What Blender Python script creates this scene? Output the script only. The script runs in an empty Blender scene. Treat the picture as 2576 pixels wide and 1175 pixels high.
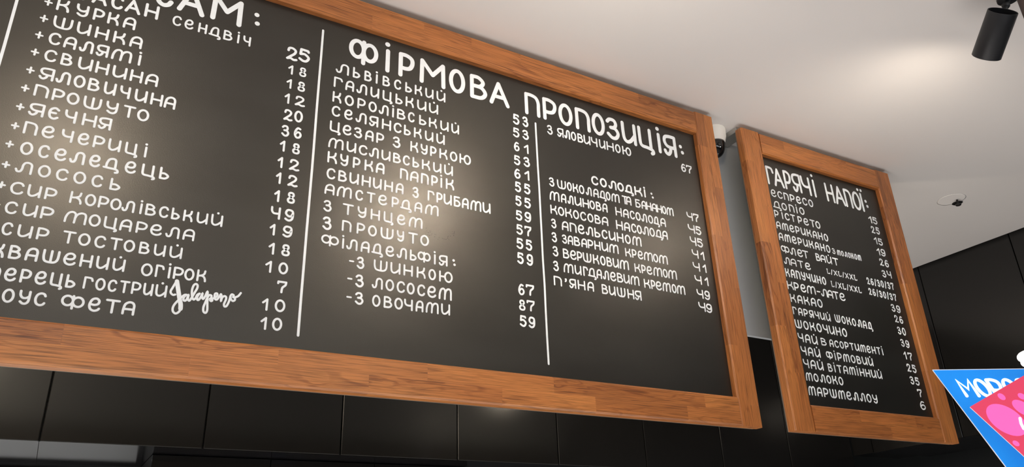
import bpy, math, random
from mathutils import Matrix, Vector

# ------------------------------------------------------------------ camera
# World: X to the right along the menu boards, Y into the bar, Z up; Z = 0 is
# eye level (the floor lies 1.55 m below).
scene = bpy.context.scene
cam_data = bpy.data.cameras.new('camera')
cam_data.sensor_fit = 'HORIZONTAL'
cam_data.sensor_width = 36.0
cam_data.lens = 27.1566
cam_data.clip_start = 0.02
cam = bpy.data.objects.new('camera', cam_data)
R_ = Vector((0.86496265, -0.50067073, -0.03418242))
U_ = Vector((-0.17874226, -0.37101145, 0.9112638))
F_ = Vector((0.46892518, 0.7820993, 0.41040207))
cam.matrix_world = Matrix((
    (R_.x, U_.x, -F_.x, 0), (R_.y, U_.y, -F_.y, 0), (R_.z, U_.z, -F_.z, 0), (0, 0, 0, 1)))
scene.collection.objects.link(cam)
scene.camera = cam

# ------------------------------------------------------------------ light
scene.view_settings.view_transform = 'Standard'
scene.view_settings.look = 'None'
scene.view_settings.gamma = 1.0
scene.view_settings.use_curve_mapping = False
scene.view_settings.exposure = 0.31

world = bpy.data.worlds.new('daylight')
scene.world = world
world.use_nodes = True
world.node_tree.nodes['Background'].inputs[0].default_value = (0.75, 0.85, 1.0, 1)
world.node_tree.nodes['Background'].inputs[1].default_value = 0.6

FLOOR, CEIL = -1.55, 1.464
ROOM_L, ROOM_F, ROOM_R, ROOM_B = -3.4, -4.2, 4.42, 3.40


def area_light(name, loc, target, sx, sy, power, color):
    d = bpy.data.lights.new(name, 'AREA')
    d.shape = 'RECTANGLE'; d.size = sx; d.size_y = sy
    d.energy = power; d.color = color
    o = bpy.data.objects.new(name, d)
    o.location = loc
    o.rotation_euler = (Vector(target) - Vector(loc)).to_track_quat('-Z', 'Y').to_euler()
    scene.collection.objects.link(o)
    return o

# daylight entering through the shop-front windows behind the camera: soft sky
# light, and a sun added so its floor bounce brightens the ceiling
DAY = (0.93, 0.97, 1.0)
WIN_X0, WIN_X1, WIN_Z0, WIN_Z1 = -3.1, 2.6, 0.25, 1.15
area_light('shopfront_daylight', (-0.25, ROOM_F - 0.02, 0.70), (-0.25, 0, 0.70), 5.7, 0.9, 45, DAY)
sun_d = bpy.data.lights.new('sun', 'SUN')
sun_d.energy = 23.0
sun_d.angle = math.radians(0.6)
sun_d.color = (1.0, 0.98, 0.97)
sun = bpy.data.objects.new('sun', sun_d)
sun.rotation_euler = Vector((0.12, 0.90, -0.36)).to_track_quat('-Z', 'Y').to_euler()
scene.collection.objects.link(sun)

# unseen warm lamps added behind the boards to put sheen on the black doors
for loc, pw, rad in (((-0.42, 2.2, 0.95), 18, 0.16), ((2.05, 2.2, 0.92), 6, 0.03)):
    d_ = bpy.data.lights.new('door_sheen_lamp', 'POINT')
    d_.energy = pw; d_.color = (1.0, 0.84, 0.64); d_.shadow_soft_size = rad
    o_ = bpy.data.objects.new('door_sheen_lamp', d_); o_.location = loc
    scene.collection.objects.link(o_)

SPOT_COLOR = (1.0, 0.87, 0.72)

# ------------------------------------------------------------------ helpers
COL = scene.collection
rng = random.Random(7)


def mesh(name, verts, faces, mat=None, parent=None, loc=(0, 0, 0), rot=(0, 0, 0), smooth=False):
    me = bpy.data.meshes.new(name)
    me.from_pydata([tuple(v) for v in verts], [], faces)
    me.update()
    if smooth:
        me.polygons.foreach_set('use_smooth', [True] * len(me.polygons))
    if mat:
        me.materials.append(mat)
    o = bpy.data.objects.new(name, me)
    o.location = loc
    o.rotation_euler = rot
    if parent:
        o.parent = parent
    COL.objects.link(o)
    return o


def copy_of(src, parent=None, loc=None):
    o = src.copy()
    o.parent = parent
    if loc is not None:
        o.location = loc
    COL.objects.link(o)
    return o


def empty(name, loc, rz=0.0):
    o = bpy.data.objects.new(name, None)
    o.empty_display_size = 0.05
    o.location = loc
    o.rotation_euler = (0, 0, rz)
    COL.objects.link(o)
    return o


def tag(o, label=None, category=None, group=None, kind=None):
    if label: o['label'] = label
    if category: o['category'] = category
    if group: o['group'] = group
    if kind: o['kind'] = kind
    return o


def boxgeo(x0, x1, y0, y1, z0, z1, c=0.0):
    """box, with chamfered edges when c > 0"""
    if c <= 0:
        v = [(x, y, z) for x in (x0, x1) for y in (y0, y1) for z in (z0, z1)]
        f = [(0, 1, 3, 2), (4, 6, 7, 5), (0, 4, 5, 1), (2, 3, 7, 6), (0, 2, 6, 4), (1, 5, 7, 3)]
        return v, f
    v, idx = [], {}
    X, Y, Z = (x0, x1), (y0, y1), (z0, z1)
    for i in (0, 1):
        for j in (0, 1):
            for k in (0, 1):
                sx, sy, sz = (c if i == 0 else -c), (c if j == 0 else -c), (c if k == 0 else -c)
                idx[i, j, k, 0] = len(v); v.append((X[i], Y[j] + sy, Z[k] + sz))
                idx[i, j, k, 1] = len(v); v.append((X[i] + sx, Y[j], Z[k] + sz))
                idx[i, j, k, 2] = len(v); v.append((X[i] + sx, Y[j] + sy, Z[k]))
    f = []
    q = [(0, 0), (1, 0), (1, 1), (0, 1)]
    for i in (0, 1):
        f.append(tuple(idx[i, a, b, 0] for a, b in (q if i else q[::-1])))
        f.append(tuple(idx[a, i, b, 1] for a, b in (q[::-1] if i else q)))
        f.append(tuple(idx[a, b, i, 2] for a, b in (q if i else q[::-1])))
    for a in (0, 1):
        for b in (0, 1):
            f.append((idx[0, a, b, 1], idx[1, a, b, 1], idx[1, a, b, 2], idx[0, a, b, 2]))
            f.append((idx[a, 0, b, 0], idx[a, 1, b, 0], idx[a, 1, b, 2], idx[a, 0, b, 2]))
            f.append((idx[a, b, 0, 0], idx[a, b, 1, 0], idx[a, b, 1, 1], idx[a, b, 0, 1]))
            for e in (0, 1):
                f.append((idx[a, b, e, 0], idx[a, b, e, 1], idx[a, b, e, 2]))
    return v, f


def fix_normals(o):
    import bmesh
    bm = bmesh.new(); bm.from_mesh(o.data)
    bmesh.ops.recalc_face_normals(bm, faces=bm.faces)
    bm.to_mesh(o.data); bm.free()
    return o


def box(name, x0, x1, y0, y1, z0, z1, mat, parent=None, c=0.0):
    v, f = boxgeo(x0, x1, y0, y1, z0, z1, c)
    return fix_normals(mesh(name, v, f, mat, parent))


def lathe(name, prof, mat, parent=None, loc=(0, 0, 0), rot=(0, 0, 0), n=48, smooth=True, closed=False):
    v, f = [], []
    for r, z in prof:
        for k in range(n):
            a = 2 * math.pi * k / n
            v.append((r * math.cos(a), r * math.sin(a), z))
    m = len(prof)
    for i in range(m if closed else m - 1):
        i2 = (i + 1) % m
        for k in range(n):
            k2 = (k + 1) % n
            f.append((i * n + k, i * n + k2, i2 * n + k2, i2 * n + k))
    if not closed:
        if prof[0][0] > 1e-6: f.append(tuple(range(n - 1, -1, -1)))
        if prof[-1][0] > 1e-6: f.append(tuple((m - 1) * n + k for k in range(n)))
    o = fix_normals(mesh(name, v, f, mat, parent, loc, rot, smooth=smooth))
    return o


def smooth_by_angle(o, deg=35):
    me = o.data
    me.polygons.foreach_set('use_smooth', [True] * len(me.polygons))
    try:
        me.set_sharp_from_angle(angle=math.radians(deg))
    except Exception:
        pass
    return o


# ------------------------------------------------------------------ materials
def new_mat(name):
    m = bpy.data.materials.new(name)
    m.use_nodes = True
    nt = m.node_tree
    return m, nt, nt.nodes['Principled BSDF'], nt.nodes.new, nt.links.new


def plain(name, color, rough=0.5, metallic=0.0, spec=0.5, noise=0.0, scale=40.0, bump=0.0, emit=None, emit_s=0.0):
    m, nt, b, N, L = new_mat(name)
    b.inputs['Base Color'].default_value = (*color, 1)
    b.inputs['Roughness'].default_value = rough
    b.inputs['Metallic'].default_value = metallic
    b.inputs['Specular IOR Level'].default_value = spec
    if emit:
        b.inputs['Emission Color'].default_value = (*emit, 1)
        b.inputs['Emission Strength'].default_value = emit_s
    if noise or bump:
        tc = N('ShaderNodeTexCoord'); nz = N('ShaderNodeTexNoise')
        nz.inputs['Scale'].default_value = scale; nz.inputs['Detail'].default_value = 5
        L(tc.outputs['Object'], nz.inputs['Vector'])
        if noise:
            mr = N('ShaderNodeMapRange')
            mr.inputs['To Min'].default_value = 1 - noise; mr.inputs['To Max'].default_value = 1 + noise
            L(nz.outputs['Fac'], mr.inputs['Value'])
            mx = N('ShaderNodeVectorMath'); mx.operation = 'SCALE'
            mx.inputs[0].default_value = color
            L(mr.outputs['Result'], mx.inputs['Scale'])
            L(mx.outputs['Vector'], b.inputs['Base Color'])
        if bump:
            bp = N('ShaderNodeBump'); bp.inputs['Strength'].default_value = bump
            bp.inputs['Distance'].default_value = 0.001
            L(nz.outputs['Fac'], bp.inputs['Height']); L(bp.outputs['Normal'], b.inputs['Normal'])
    return m


def wood_mat():
    m, nt, b, N, L = new_mat('stained_oak')
    tc = N('ShaderNodeTexCoord'); oi = N('ShaderNodeObjectInfo')
    off = N('ShaderNodeVectorMath'); off.operation = 'SCALE'; off.inputs[0].default_value = (13.0, 7.0, 29.0)
    L(oi.outputs['Random'], off.inputs['Scale'])
    add = N('ShaderNodeVectorMath'); add.operation = 'ADD'
    L(tc.outputs['Object'], add.inputs[0]); L(off.outputs['Vector'], add.inputs[1])
    # cathedral figure: rings sliced along the grain
    mp = N('ShaderNodeMapping'); mp.inputs['Scale'].default_value = (2.2, 16.0, 16.0)
    L(add.outputs['Vector'], mp.inputs['Vector'])
    fig = N('ShaderNodeTexNoise'); fig.inputs['Scale'].default_value = 1.6; fig.inputs['Detail'].default_value = 3
    fig.inputs['Distortion'].default_value = 0.6
    L(mp.outputs['Vector'], fig.inputs['Vector'])
    wv = N('ShaderNodeMath'); wv.operation = 'MULTIPLY'; wv.inputs[1].default_value = 46.0
    L(fig.outputs['Fac'], wv.inputs[0])
    sn = N('ShaderNodeMath'); sn.operation = 'SINE'; L(wv.outputs[0], sn.inputs[0])
    # fine pores drawn out along the grain
    mp2 = N('ShaderNodeMapping'); mp2.inputs['Scale'].default_value = (11.0, 620.0, 620.0)
    L(add.outputs['Vector'], mp2.inputs['Vector'])
    po = N('ShaderNodeTexNoise'); po.inputs['Scale'].default_value = 1.0; po.inputs['Detail'].default_value = 4
    L(mp2.outputs['Vector'], po.inputs['Vector'])
    pr = N('ShaderNodeValToRGB')
    pr.color_ramp.elements[0].position = 0.30; pr.color_ramp.elements[0].color = (0, 0, 0, 1)
    pr.color_ramp.elements[1].position = 0.56; pr.color_ramp.elements[1].color = (1, 1, 1, 1)
    L(po.outputs['Fac'], pr.inputs['Fac'])
    # broad tone
    tn = N('ShaderNodeTexNoise'); tn.inputs['Scale'].default_value = 0.8; tn.inputs['Detail'].default_value = 2
    L(mp.outputs['Vector'], tn.inputs['Vector'])
    ramp = N('ShaderNodeValToRGB')
    e = ramp.color_ramp.elements
    e[0].position = 0.0; e[0].color = (0.180, 0.060, 0.020, 1)
    e[1].position = 1.0; e[1].color = (0.660, 0.268, 0.076, 1)
    k = e.new(0.5); k.color = (0.465, 0.166, 0.047, 1)
    # narrow dark late-wood lines
    lw = N('ShaderNodeValToRGB')
    lw.color_ramp.elements[0].position = 0.35; lw.color_ramp.elements[0].color = (1, 1, 1, 1)
    lw.color_ramp.elements[1].position = 1.0; lw.color_ramp.elements[1].color = (0.52, 0.45, 0.42, 1)
    L(sn.outputs[0], lw.inputs['Fac'])
    # patchy mask so the figure only shows in places
    pm = N('ShaderNodeTexNoise'); pm.inputs['Scale'].default_value = 0.9; pm.inputs['Detail'].default_value = 2
    po2 = N('ShaderNodeVectorMath'); po2.operation = 'ADD'; po2.inputs[1].default_value = (5.3, 1.7, 9.1)
    L(mp.outputs['Vector'], po2.inputs[0]); L(po2.outputs['Vector'], pm.inputs['Vector'])
    pmr = N('ShaderNodeMapRange'); pmr.inputs['From Min'].default_value = 0.44; pmr.inputs['From Max'].default_value = 0.70
    L(pm.outputs['Fac'], pmr.inputs['Value'])
    s2 = N('ShaderNodeMath'); s2.operation = 'MULTIPLY_ADD'; s2.inputs[1].default_value = 0.85; s2.inputs[2].default_value = -0.04
    L(tn.outputs['Fac'], s2.inputs[0])
    s3 = N('ShaderNodeMath'); s3.operation = 'MULTIPLY_ADD'; s3.inputs[1].default_value = 0.26
    L(oi.outputs['Random'], s3.inputs[0]); L(s2.outputs[0], s3.inputs[2])
    L(s3.outputs[0], ramp.inputs['Fac'])
    mix0 = N('ShaderNodeMix'); mix0.data_type = 'RGBA'; mix0.blend_type = 'MULTIPLY'
    L(pmr.outputs['Result'], mix0.inputs[0]); L(ramp.outputs['Color'], mix0.inputs[6]); L(lw.outputs['Color'], mix0.inputs[7])
    mix = N('ShaderNodeMix'); mix.data_type = 'RGBA'; mix.blend_type = 'MULTIPLY'
    mix.inputs[0].default_value = 0.62
    L(mix0.outputs[2], mix.inputs[6])
    L(pr.outputs['Color'], mix.inputs[7])
    L(mix.outputs[2], b.inputs['Base Color'])
    b.inputs['Roughness'].default_value = 0.38
    b.inputs['Specular IOR Level'].default_value = 0.45
    bp = N('ShaderNodeBump'); bp.inputs['Strength'].default_value = 0.25; bp.inputs['Distance'].default_value = 0.0006
    L(pr.outputs['Color'], bp.inputs['Height']); L(bp.outputs['Normal'], b.inputs['Normal'])
    return m


def slate_mat():
    m, nt, b, N, L = new_mat('slate_paint')
    tc = N('ShaderNodeTexCoord')
    cl = N('ShaderNodeTexNoise'); cl.inputs['Scale'].default_value = 5.0; cl.inputs['Detail'].default_value = 6
    mp = N('ShaderNodeMapping'); mp.inputs['Scale'].default_value = (0.7, 1.0, 2.0)
    L(tc.outputs['Object'], mp.inputs['Vector']); L(mp.outputs['Vector'], cl.inputs['Vector'])
    ramp = N('ShaderNodeValToRGB')
    ramp.color_ramp.elements[0].position = 0.3; ramp.color_ramp.elements[0].color = (0.0048, 0.0052, 0.0052, 1)
    ramp.color_ramp.elements[1].position = 0.72; ramp.color_ramp.elements[1].color = (0.0105, 0.0114, 0.0113, 1)
    L(cl.outputs['Fac'], ramp.inputs['Fac'])
    L(ramp.outputs['Color'], b.inputs['Base Color'])
    rr = N('ShaderNodeMapRange'); rr.inputs['To Min'].default_value = 0.345; rr.inputs['To Max'].default_value = 0.425
    L(cl.outputs['Fac'], rr.inputs['Value']); L(rr.outputs['Result'], b.inputs['Roughness'])
    b.inputs['Specular IOR Level'].default_value = 0.80
    b.inputs['Specular Tint'].default_value = (1.0, 0.93, 0.82, 1)
    fn = N('ShaderNodeTexNoise'); fn.inputs['Scale'].default_value = 420.0; fn.inputs['Detail'].default_value = 2
    L(tc.outputs['Object'], fn.inputs['Vector'])
    bp = N('ShaderNodeBump'); bp.inputs['Strength'].default_value = 0.30; bp.inputs['Distance'].default_value = 0.0006
    L(fn.outputs['Fac'], bp.inputs['Height']); L(bp.outputs['Normal'], b.inputs['Normal'])
    return m


M_WOOD = wood_mat()
M_SLATE = slate_mat()
M_PAINT = plain('white_marker_paint', (0.87, 0.91, 0.95), 0.55, noise=0.05, scale=90)
M_SMUDGE = plain('dark_smear', (0.006, 0.006, 0.006), 0.6)
M_BACKING = plain('grey_hardboard', (0.17, 0.145, 0.12), 0.6, noise=0.1)
M_CEIL = plain('ceiling_paint', (0.86, 0.83, 0.81), 0.75, noise=0.012, scale=3, bump=0.05)
M_HEADER = plain('grey_header_paint', (0.50, 0.53, 0.55), 0.35, noise=0.05, scale=6)
M_BLACK = plain('black_satin_laminate', (0.0085, 0.0080, 0.0075), 0.165, noise=0.15, scale=25)
M_CORE = plain('black_carcass', (0.006, 0.006, 0.006), 0.5)
M_GLOSS = plain('black_gloss_board', (0.010, 0.010, 0.011), 0.16)
M_PALEPANEL = plain('pale_mirrored_panel', (0.80, 0.84, 0.86), 0.35, noise=0.1, scale=3)
M_WALL = plain('wall_paint', (0.30, 0.28, 0.26), 0.8, noise=0.03, scale=3)
M_DARKWALL = plain('black_wall_paint', (0.012, 0.014, 0.015), 0.5)
M_FLOOR = plain('floor_tile', (0.55, 0.53, 0.51), 0.4, noise=0.15, scale=4)
M_METALBLACK = plain('black_powder_coat', (0.016, 0.0165, 0.019), 0.42, bump=0.1, scale=300)
M_STEEL = plain('zinc_bracket', (0.55, 0.54, 0.52), 0.35, metallic=0.9)
M_WHITEPLASTIC = plain('white_plastic', (0.78, 0.77, 0.74), 0.35)
M_DOME = plain('smoked_dome', (0.006, 0.006, 0.007), 0.06, spec=0.6)
M_RODBROWN = plain('brown_rod_paint', (0.10, 0.065, 0.055), 0.5)
M_BULB = plain('lamp_lens', (1, 0.9, 0.75), 0.3, emit=(1.0, 0.82, 0.62), emit_s=12.0)
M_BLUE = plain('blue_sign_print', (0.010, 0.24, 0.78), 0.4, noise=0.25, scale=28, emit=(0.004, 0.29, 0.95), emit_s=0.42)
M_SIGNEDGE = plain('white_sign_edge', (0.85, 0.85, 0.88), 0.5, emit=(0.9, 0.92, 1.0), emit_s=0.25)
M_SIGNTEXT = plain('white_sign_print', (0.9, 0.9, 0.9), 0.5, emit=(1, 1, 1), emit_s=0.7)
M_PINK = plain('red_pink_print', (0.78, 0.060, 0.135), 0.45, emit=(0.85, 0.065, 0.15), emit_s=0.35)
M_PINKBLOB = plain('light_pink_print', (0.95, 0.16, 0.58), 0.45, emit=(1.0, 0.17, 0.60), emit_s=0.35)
M_WAFER = plain('wafer', (0.62, 0.38, 0.20), 0.6, noise=0.2, scale=60, emit=(0.62, 0.38, 0.22), emit_s=0.3)  # emission put in for the light the bright sign throws on the wafer
M_CREAM = plain('white_cream', (0.95, 0.93, 0.92), 0.4, emit=(1, 0.97, 0.97), emit_s=0.7)  # glow painted in: the cream looks lit by the sign beside it

# ------------------------------------------------------------------ room shell
def struct(o):
    o['kind'] = 'structure'
    return o

struct(box('floor', ROOM_L, ROOM_R, ROOM_F, ROOM_B, FLOOR - 0.1, FLOOR, M_FLOOR))
# ceiling slab whose right-hand edge curls up into a shadow gap in front of the cabinets
EDGE, RAD = 3.850, 0.040
prof = [(ROOM_L, CEIL), (EDGE, CEIL)]
prof += [(EDGE + RAD * math.sin(a), CEIL + RAD * (1 - math.cos(a))) for a in [math.pi / 2 * k / 8 for k in range(1, 9)]]
prof += [(EDGE + RAD, CEIL + 0.16), (ROOM_L, CEIL + 0.16)]
n_ = len(prof)
cv = [(x, ROOM_F, z) for x, z in prof] + [(x, ROOM_B, z) for x, z in prof]
cf = [(i, (i + 1) % n_, n_ + (i + 1) % n_, n_ + i) for i in range(n_)] + [tuple(range(n_)), tuple(range(2 * n_ - 1, n_ - 1, -1))]
ceiling = struct(fix_normals(mesh('ceiling', cv, cf, M_CEIL)))
smooth_by_angle(ceiling, 30)
struct(box('wall_back', ROOM_L, ROOM_R, ROOM_B, ROOM_B + 0.1, FLOOR, CEIL + 0.3, M_DARKWALL))
struct(box('wall_right', ROOM_R, ROOM_R + 0.1, ROOM_F, ROOM_B + 0.1, FLOOR, CEIL + 0.3, M_DARKWALL))
struct(box('wall_left', ROOM_L - 0.1, ROOM_L, ROOM_F, ROOM_B + 0.1, FLOOR, CEIL + 0.16, M_WALL))
# shop-front wall; opening shaped to steer the added sun onto the floor
pts_o = [(ROOM_L, FLOOR), (ROOM_R, FLOOR), (ROOM_R, CEIL + .16), (ROOM_L, CEIL + .16)]
pts_i = [(WIN_X0, WIN_Z0), (WIN_X1, WIN_Z0), (WIN_X1, WIN_Z1), (WIN_X0, WIN_Z1)]
wv_ = [(x, y, z) for y in (ROOM_F, ROOM_F - .1) for x, z in pts_o + pts_i]
wf_ = []
for i in range(4):
    j = (i + 1) % 4
    wf_ += [(i, j, 4 + j, 4 + i), (8 + i, 12 + i, 12 + j, 8 + j), (4 + i, 4 + j, 12 + j, 12 + i), (i, 8 + i, 8 + j, j)]
struct(fix_normals(mesh('wall_front', wv_, wf_, M_WALL)))
struct(box('light_block_slab', ROOM_L - .1, ROOM_R + .1, ROOM_F - .1, ROOM_B + .1, CEIL + .162, CEIL + .30, M_CORE))     # unseen slab added over the shadow gap to keep sky light out
struct(box('trim_2', EDGE + RAD + .001, ROOM_R, ROOM_F, 0.285, CEIL, CEIL + .16, M_CEIL))                       # ceiling beside the last side cabinet
# grey header hanging from the ceiling behind the boards
HDR_Y = 1.731
v, f = boxgeo(-2.2, 2.72, HDR_Y, HDR_Y + 0.014, 0.715, CEIL, 0.0008)
struct(fix_normals(mesh('wall_header', v, f, M_HEADER)))
# unseen pale panel added on the back wall for the cabinet undersides to mirror
struct(box('wall_mirrored_panel', -3.2, 0.30, ROOM_B - 0.012, ROOM_B, -0.65, 0.435, M_PALEPANEL))

# ------------------------------------------------------------------ stroke lettering
def catmull(pts, closed=False, sub=5):
    n = len(pts); out = []
    rngi = range(n if closed else n - 1)
    for i in rngi:
        p1, p2 = pts[i], pts[(i + 1) % n]
        p0 = pts[(i - 1) % n] if (closed or i > 0) else (2 * p1[0] - p2[0], 2 * p1[1] - p2[1])
        p3 = pts[(i + 2) % n] if (closed or i + 2 < n) else (2 * p2[0] - p1[0], 2 * p2[1] - p1[1])
        for s in range(sub):
            t = s / sub
            out.append(tuple(0.5 * ((2 * p1[k]) + (-p0[k] + p2[k]) * t + (2 * p0[k] - 5 * p1[k] + 4 * p2[k] - p3[k]) * t * t
                                    + (-p0[k] + 3 * p1[k] - 3 * p2[k] + p3[k]) * t ** 3) for k in (0, 1)))
    if not closed:
        out.append(tuple(pts[-1]))
    return out


def ell(cx, cy, rx, ry, n=16):
    return [(cx + rx * math.cos(2 * math.pi * k / n), cy + ry * math.sin(2 * math.pi * k / n)) for k in range(n)]

# glyph: (natural width, strokes); 'C' smooth, 'L' straight, 'O' closed smooth, 'D' dot
G = {
 'А': (.72, [('C', [(0, 0), (.02, .4), (.14, .8), (.48, 1), (.84, .96), (1, .75), (1, .4), (1, 0)]), ('L', [(.05, .40), (1, .40)])]),
 'a': (.85, [('L', [(0, 0), (.46, 1), (1, 0)]), ('L', [(.2, .34), (.82, .34)])]),
 'Б': (.68, [('L', [(.88, 1), (0, 1), (0, 0)]), ('C', [(0, .56), (.6, .58), (1, .32), (.7, .03), (0, 0)])]),
 'В': (.68, [('L', [(0, 0), (0, 1)]), ('C', [(0, 1), (.5, 1), (.84, .8), (.62, .58), (.12, .55)]), ('C', [(.12, .55), (.72, .52), (1, .27), (.7, .03), (0, 0)])]),
 'Г': (.66, [('L', [(0, 0), (0, 1)]), ('C', [(0, 1), (.45, 1), (.85, .95), (1, .74)])]),
 'Д': (.85, [('C', [(.16, .12), (.18, .5), (.33, .88), (.6, 1), (.8, .9), (.84, .6), (.84, .1)]), ('C', [(0, .1), (.4, .08), (.85, .06), (1.04, -.03), (1.06, -.2), (.9, -.26)])]),
 'Е': (.76, [('C', [(.12, .50), (.5, .47), (.84, .58), (.9, .84), (.6, 1), (.2, .88), (0, .46), (.14, .12), (.5, 0), (.84, .07), (1, .2)])]),
 'Є': (.7, [('C', [(1, .85), (.6, 1), (.15, .85), (0, .5), (.15, .12), (.6, 0), (1, .15)]), ('L', [(.05, .53), (.72, .53)])]),
 'З': (.68, [('C', [(0, .84), (.25, .98), (.68, .97), (.84, .77), (.66, .59), (.3, .54)]), ('C', [(.3, .54), (.75, .52), (1, .29), (.78, .04), (.38, 0), (0, .17)])]),
 'И': (.78, [('C', [(0, 1), (0, .55), (.06, .17), (.3, .02), (.62, .12), (1, .45)]), ('L', [(1, 1), (1, 0)])]),
 'Й': (.78, [('C', [(0, 1), (0, .55), (.06, .17), (.3, .02), (.62, .12), (1, .45)]), ('L', [(1, 1), (1, 0)]), ('D', (.55, 1.24, 0))]),
 'І': (.2, [('L', [(.5, 0), (.5, .93)]), ('D', (.5, 1.24, -.02))]),
 'Ї': (.2, [('L', [(.5, 0), (.5, 1)]), ('D', (.5, 1.24, -.13)), ('D', (.5, 1.24, .10))]),
 'К': (.74, [('L', [(0, 0), (0, 1)]), ('C', [(0, .47), (.45, .53), (.8, .70), (.9, 1)]), ('C', [(.45, .53), (.78, .42), (.96, .2), (1, 0)])]),
 'Л': (.84, [('C', [(0, .26), (.1, .06), (.3, .08), (.4, .35), (.42, .7), (.54, .95), (.78, 1), (.97, .85), (1, .5), (1, 0)])]),
 'М': (1.05, [('C', [(0, 0), (.02, .45), (.13, .86), (.32, 1), (.47, .85), (.48, .45), (.46, 0)]), ('C', [(.47, .42), (.56, .8), (.75, 1), (.94, .95), (1, .7), (1, .35), (1, 0)])]),
 'm': (1.05, [('L', [(0, 0), (.02, 1), (.5, .42), (.98, 1), (1, 0)])]),
 'Н': (.74, [('L', [(0, 0), (0, 1)]), ('L', [(1, 0), (1, 1)]), ('L', [(0, .48), (1, .48)])]),
 'О': (.74, [('O', ell(.5, .5, .5, .5))]),
 'П': (.74, [('L', [(0, 0), (0, 1)]), ('C', [(0, 1), (.45, 1), (.82, .92), (1, .68), (1, .35), (1, 0)])]),
 'Р': (.68, [('L', [(0, 0), (0, 1)]), ('C', [(0, 1), (.5, 1), (.93, .88), (1, .65), (.8, .42), (.4, .35), (0, .37)])]),
 'С': (.72, [('C', [(1, .8), (.84, .96), (.5, 1), (.15, .85), (0, .5), (.15, .13), (.5, 0), (.84, .06), (1, .2)])]),
 'Т': (.76, [('L', [(0, 1), (1, 1)]), ('L', [(.5, 1), (.5, 0)])]),
 'У': (.72, [('C', [(0, 1), (.04, .68), (.28, .47), (.66, .46), (1, .62)]), ('C', [(1, 1), (1, .5), (.94, .17), (.7, 0), (.38, 0), (.12, .13)])]),
 'Ф': (1.1, [('O', ell(.25, .60, .25, .38)), ('O', ell(.75, .56, .25, .38)), ('L', [(.5, 0), (.5, 1)])]),
 'Ц': (.8, [('C', [(0, 1), (0, .5), (.03, .16), (.2, .04), (.6, .02), (1.04, -.05), (1.12, -.18), (.98, -.25)]), ('L', [(.94, 1), (.94, 0)])]),
 'Ч': (.7, [('C', [(0, 1), (.03, .68), (.22, .48), (.6, .43), (1, .48)]), ('L', [(1, 1), (1, 0)])]),
 'Ш': (1.05, [('C', [(0, 1), (.01, .45), (.12, .1), (.42, 0), (.8, .05), (.98, .35), (1, 1)]), ('L', [(.52, 1), (.52, .02)])]),
 'Ь': (.64, [('L', [(0, 1), (0, 0)]), ('C', [(0, .47), (.55, .50), (1, .28), (.65, .03), (0, 0)])]),
 'Ю': (1.0, [('L', [(0, 0), (0, 1)]), ('L', [(0, .5), (.42, .5)]), ('O', ell(.71, .5, .29, .5))]),
 'Я': (.76, [('C', [(1, 1), (.5, 1), (.12, .92), (.03, .68), (.22, .46), (.6, .4), (1, .42)]), ('L', [(1, 1), (1, 0)]), ('C', [(.58, .4), (.5, .16), (.3, .0), (.1, .04), (0, .17)])]),
 '0': (.66, [('O', ell(.5, .5, .5, .5))]),
 '1': (.40, [('L', [(0, .66), (.85, 1), (.85, 0)])]),
 '2': (.66, [('C', [(.05, .74), (.14, .95), (.5, 1), (.85, .84), (.78, .58), (.4, .3), (0, .02)]), ('C', [(0, .02), (.35, .09), (.7, 0), (1, .05)])]),
 '4': (.68, [('C', [(0, 1), (.03, .66), (.25, .46), (.6, .44), (.96, .48)]), ('L', [(1, 1), (.97, 0)])]),
 '5': (.64, [('L', [(.95, .88), (.88, .98), (.12, 1), (.06, .56)]), ('C', [(.06, .56), (.55, .62), (1, .36), (.78, .05), (.4, 0), (0, .14)])]),
 '6': (.64, [('C', [(.85, .94), (.45, 1), (.08, .68), (0, .3), (.3, .01), (.78, .06), (1, .32), (.76, .56), (.35, .54), (.05, .32)])]),
 '7': (.66, [('L', [(0, .82), (.02, .98), (1, .98)]), ('C', [(1, .98), (.93, .72), (.6, .47), (.52, .25), (.5, 0)])]),
 '8': (.62, [('O', [(.5, .54), (.13, .72), (.2, .94), (.5, 1), (.8, .94), (.87, .72), (.5, .54), (.04, .32), (.12, .07), (.5, 0), (.88, .07), (.96, .32)])]),
 '9': (.64, [('C', [(.95, .68), (.75, .43), (.35, .42), (.02, .65), (.18, .94), (.55, 1), (.92, .9), (1, .58), (.93, .22), (.65, .02), (.32, 0), (0, .12)])]),
 '+': (1, [('L', [(0, .5), (1, .5)]), ('L', [(.5, 0), (.5, 1)])]),
 '-': (.5, [('L', [(0, .5), (1, .5)])]),
 '/': (.36, [('L', [(0, -.05), (1, 1.05)])]),
 ':': (.3, [('D', (.35, .86, 0)), ('D', (.65, .12, 0))]),
 '’': (.3, [('D', (.45, .88, 0)), ('C', [(.75, .9), (.75, .74), (.3, .62)])]),
 'L': (.66, [('L', [(.12, 1), (.12, .02), (.95, .02), (1, .14)]), ('L', [(0, 1), (.3, 1)])]),
 'X': (.8, [('L', [(0, 1), (1, 0)]), ('L', [(1, 1), (0, 0)])]),
}
G['3'] = (.62, G['З'][1])
for ch in 'зМОЛОКмолок':
    if ch.upper() in G and ch not in G:
        G[ch] = G[ch.upper()]
G['м'] = G['М']


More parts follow.
